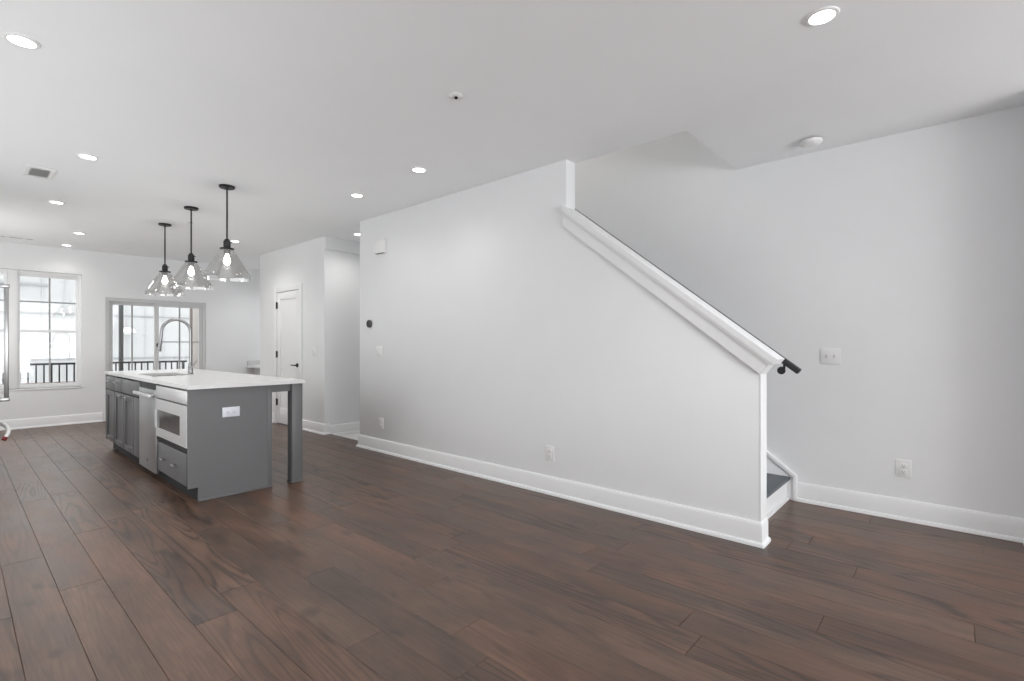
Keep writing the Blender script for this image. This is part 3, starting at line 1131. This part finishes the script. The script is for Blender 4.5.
pts = [(FX - .01, 7.0, .480), (.318, 6.94, .472), (.348, 6.885, .448), (.361, 6.83, .410), (.350, 6.79, .376), (.334, 6.765, .352)]
hdr = MB().tube(pts, .017, 16).obj('drawer_handle', PLASTIC, fz)
m = MB().tube([(.336, 6.767, .355), (.328, 6.758, .340), (.325, 6.754, .334)], .0185, 16)
tag(m.obj('end_cap', RED, hdr), 'red end cap')

# ------------------------------------------------------------------ low counter in the rear corner nook
nk = thing('side_counter', 'low white topped counter in the nook behind the closet wall', 'counter', (4.06, 9.9, 0))
MB().box(3.93, XR - .002, 9.66, YB - .034, 0, .80).obj('cabinet', PLASTIC_G, nk)
MB().box(3.82, XR - .002, 9.57, YB - .002, .80, .845, bev=.003).obj('top', TRIM, nk)
MB().box(3.82, XR - .002, YB - .02, YB - .002, .845, .93, bev=.003).obj('backsplash', PLASTIC_G, nk)

# ------------------------------------------------------------------ outside
bal = MB().box(-2.5, 3.42, YB + .16, 11.85, -.16, -.03)
struct(bal.obj('balcony_floor', DECK), 'concrete balcony floor outside the patio door')
pw = MB().box(3.20, 3.42, YB + .17, 11.55, -.03, 2.9)
struct(pw.obj('wall_balcony', TAN), 'tan balcony side wall')
tj = MB().box(3.185, 3.1998, 11.42, 11.55, -.03, 2.35, bev=.003)
struct(tj.obj('trim_3', mat('dark_trim', (.13, .10, .085), .6)), 'brown trim strip on the balcony side wall')
gr = MB().box(-14, 18, 11.9, 30, -3.3, -3.2)
struct(gr.obj('ground', GROUND), 'paved courtyard between the buildings')
rl = thing('balcony_railing', 'dark metal balcony railing with vertical balusters outside the rear glazing', 'railing', (.4, 11.72, -.03))
RZ = .925
MB().box(-2.45, 3.18, 11.695, 11.745, RZ - .035, RZ, bev=.004).obj('top_rail', BLACK, rl)
MB().box(-2.45, 3.18, 11.705, 11.735, .565, .59).obj('lower_rail', BROWN, rl)
x = -2.40
n = 0
while x < 3.15:
    MB().box(x - .0105, x + .0105, 11.710, 11.731, -.03, RZ - .034).obj('baluster', BLACK, rl)
    x += .0985
for xx in (.60, 1.66, 3.12):
    MB().box(xx - .02, xx + .02, 11.70, 11.74, -.03, RZ - .034).obj('post', BLACK, rl)
bpo = MB().box(2.09, 2.155, 11.76, 11.825, -.03, 3.4, bev=.004)
tag(bpo.obj('balcony_column', mat('dark_column', (.045, .05, .047), .6), None, (2.12, 11.79, -.03)), 'dark square balcony column outside the patio door', 'column')
nb = thing('apartment_building', 'bright white sided building across from the rear windows', 'building', (3, 16, -3.2))
m = MB().box(-10, 16, 16.0, 16.3, -3.2, 2.95)
m.obj('wall', SIDING, nb)
m = MB()
for k in range(64):
    xx = -9.8 + k * .4
    m.box(xx - .012, xx + .012, 15.985, 15.9995, -3.2, 2.95)
m.obj('batten', SIDING, nb)
m = MB()
for zz, hh in ((.895, .05), (1.985, .03), (2.93, .05)):
    m.box(-10, 16, 15.975, 15.998, zz - hh / 2, zz + hh / 2)
m.obj('band', SIDETRIM, nb)
m = MB().box(-.1, 1.5, 15.95, 15.97, 2.62, 2.66)
m.obj('ledge', SIDETRIM, nb)
wl = thing('wall_lamp', 'small white dome lamp on the building across the courtyard', 'outdoor lamp', (3.0, 15.98, 1.60))
MB().box(2.93, 3.07, 15.93, 15.974, 1.50, 1.70, bev=.006).obj('backplate', PLASTIC_G, wl)
MB().lathe([(0, .02), (.10, .0), (.155, -.06), (.165, -.10), (.15, -.10), (0, -.095)], (3.0, 15.84, 1.66), 28).obj('dome', PLASTIC, wl)
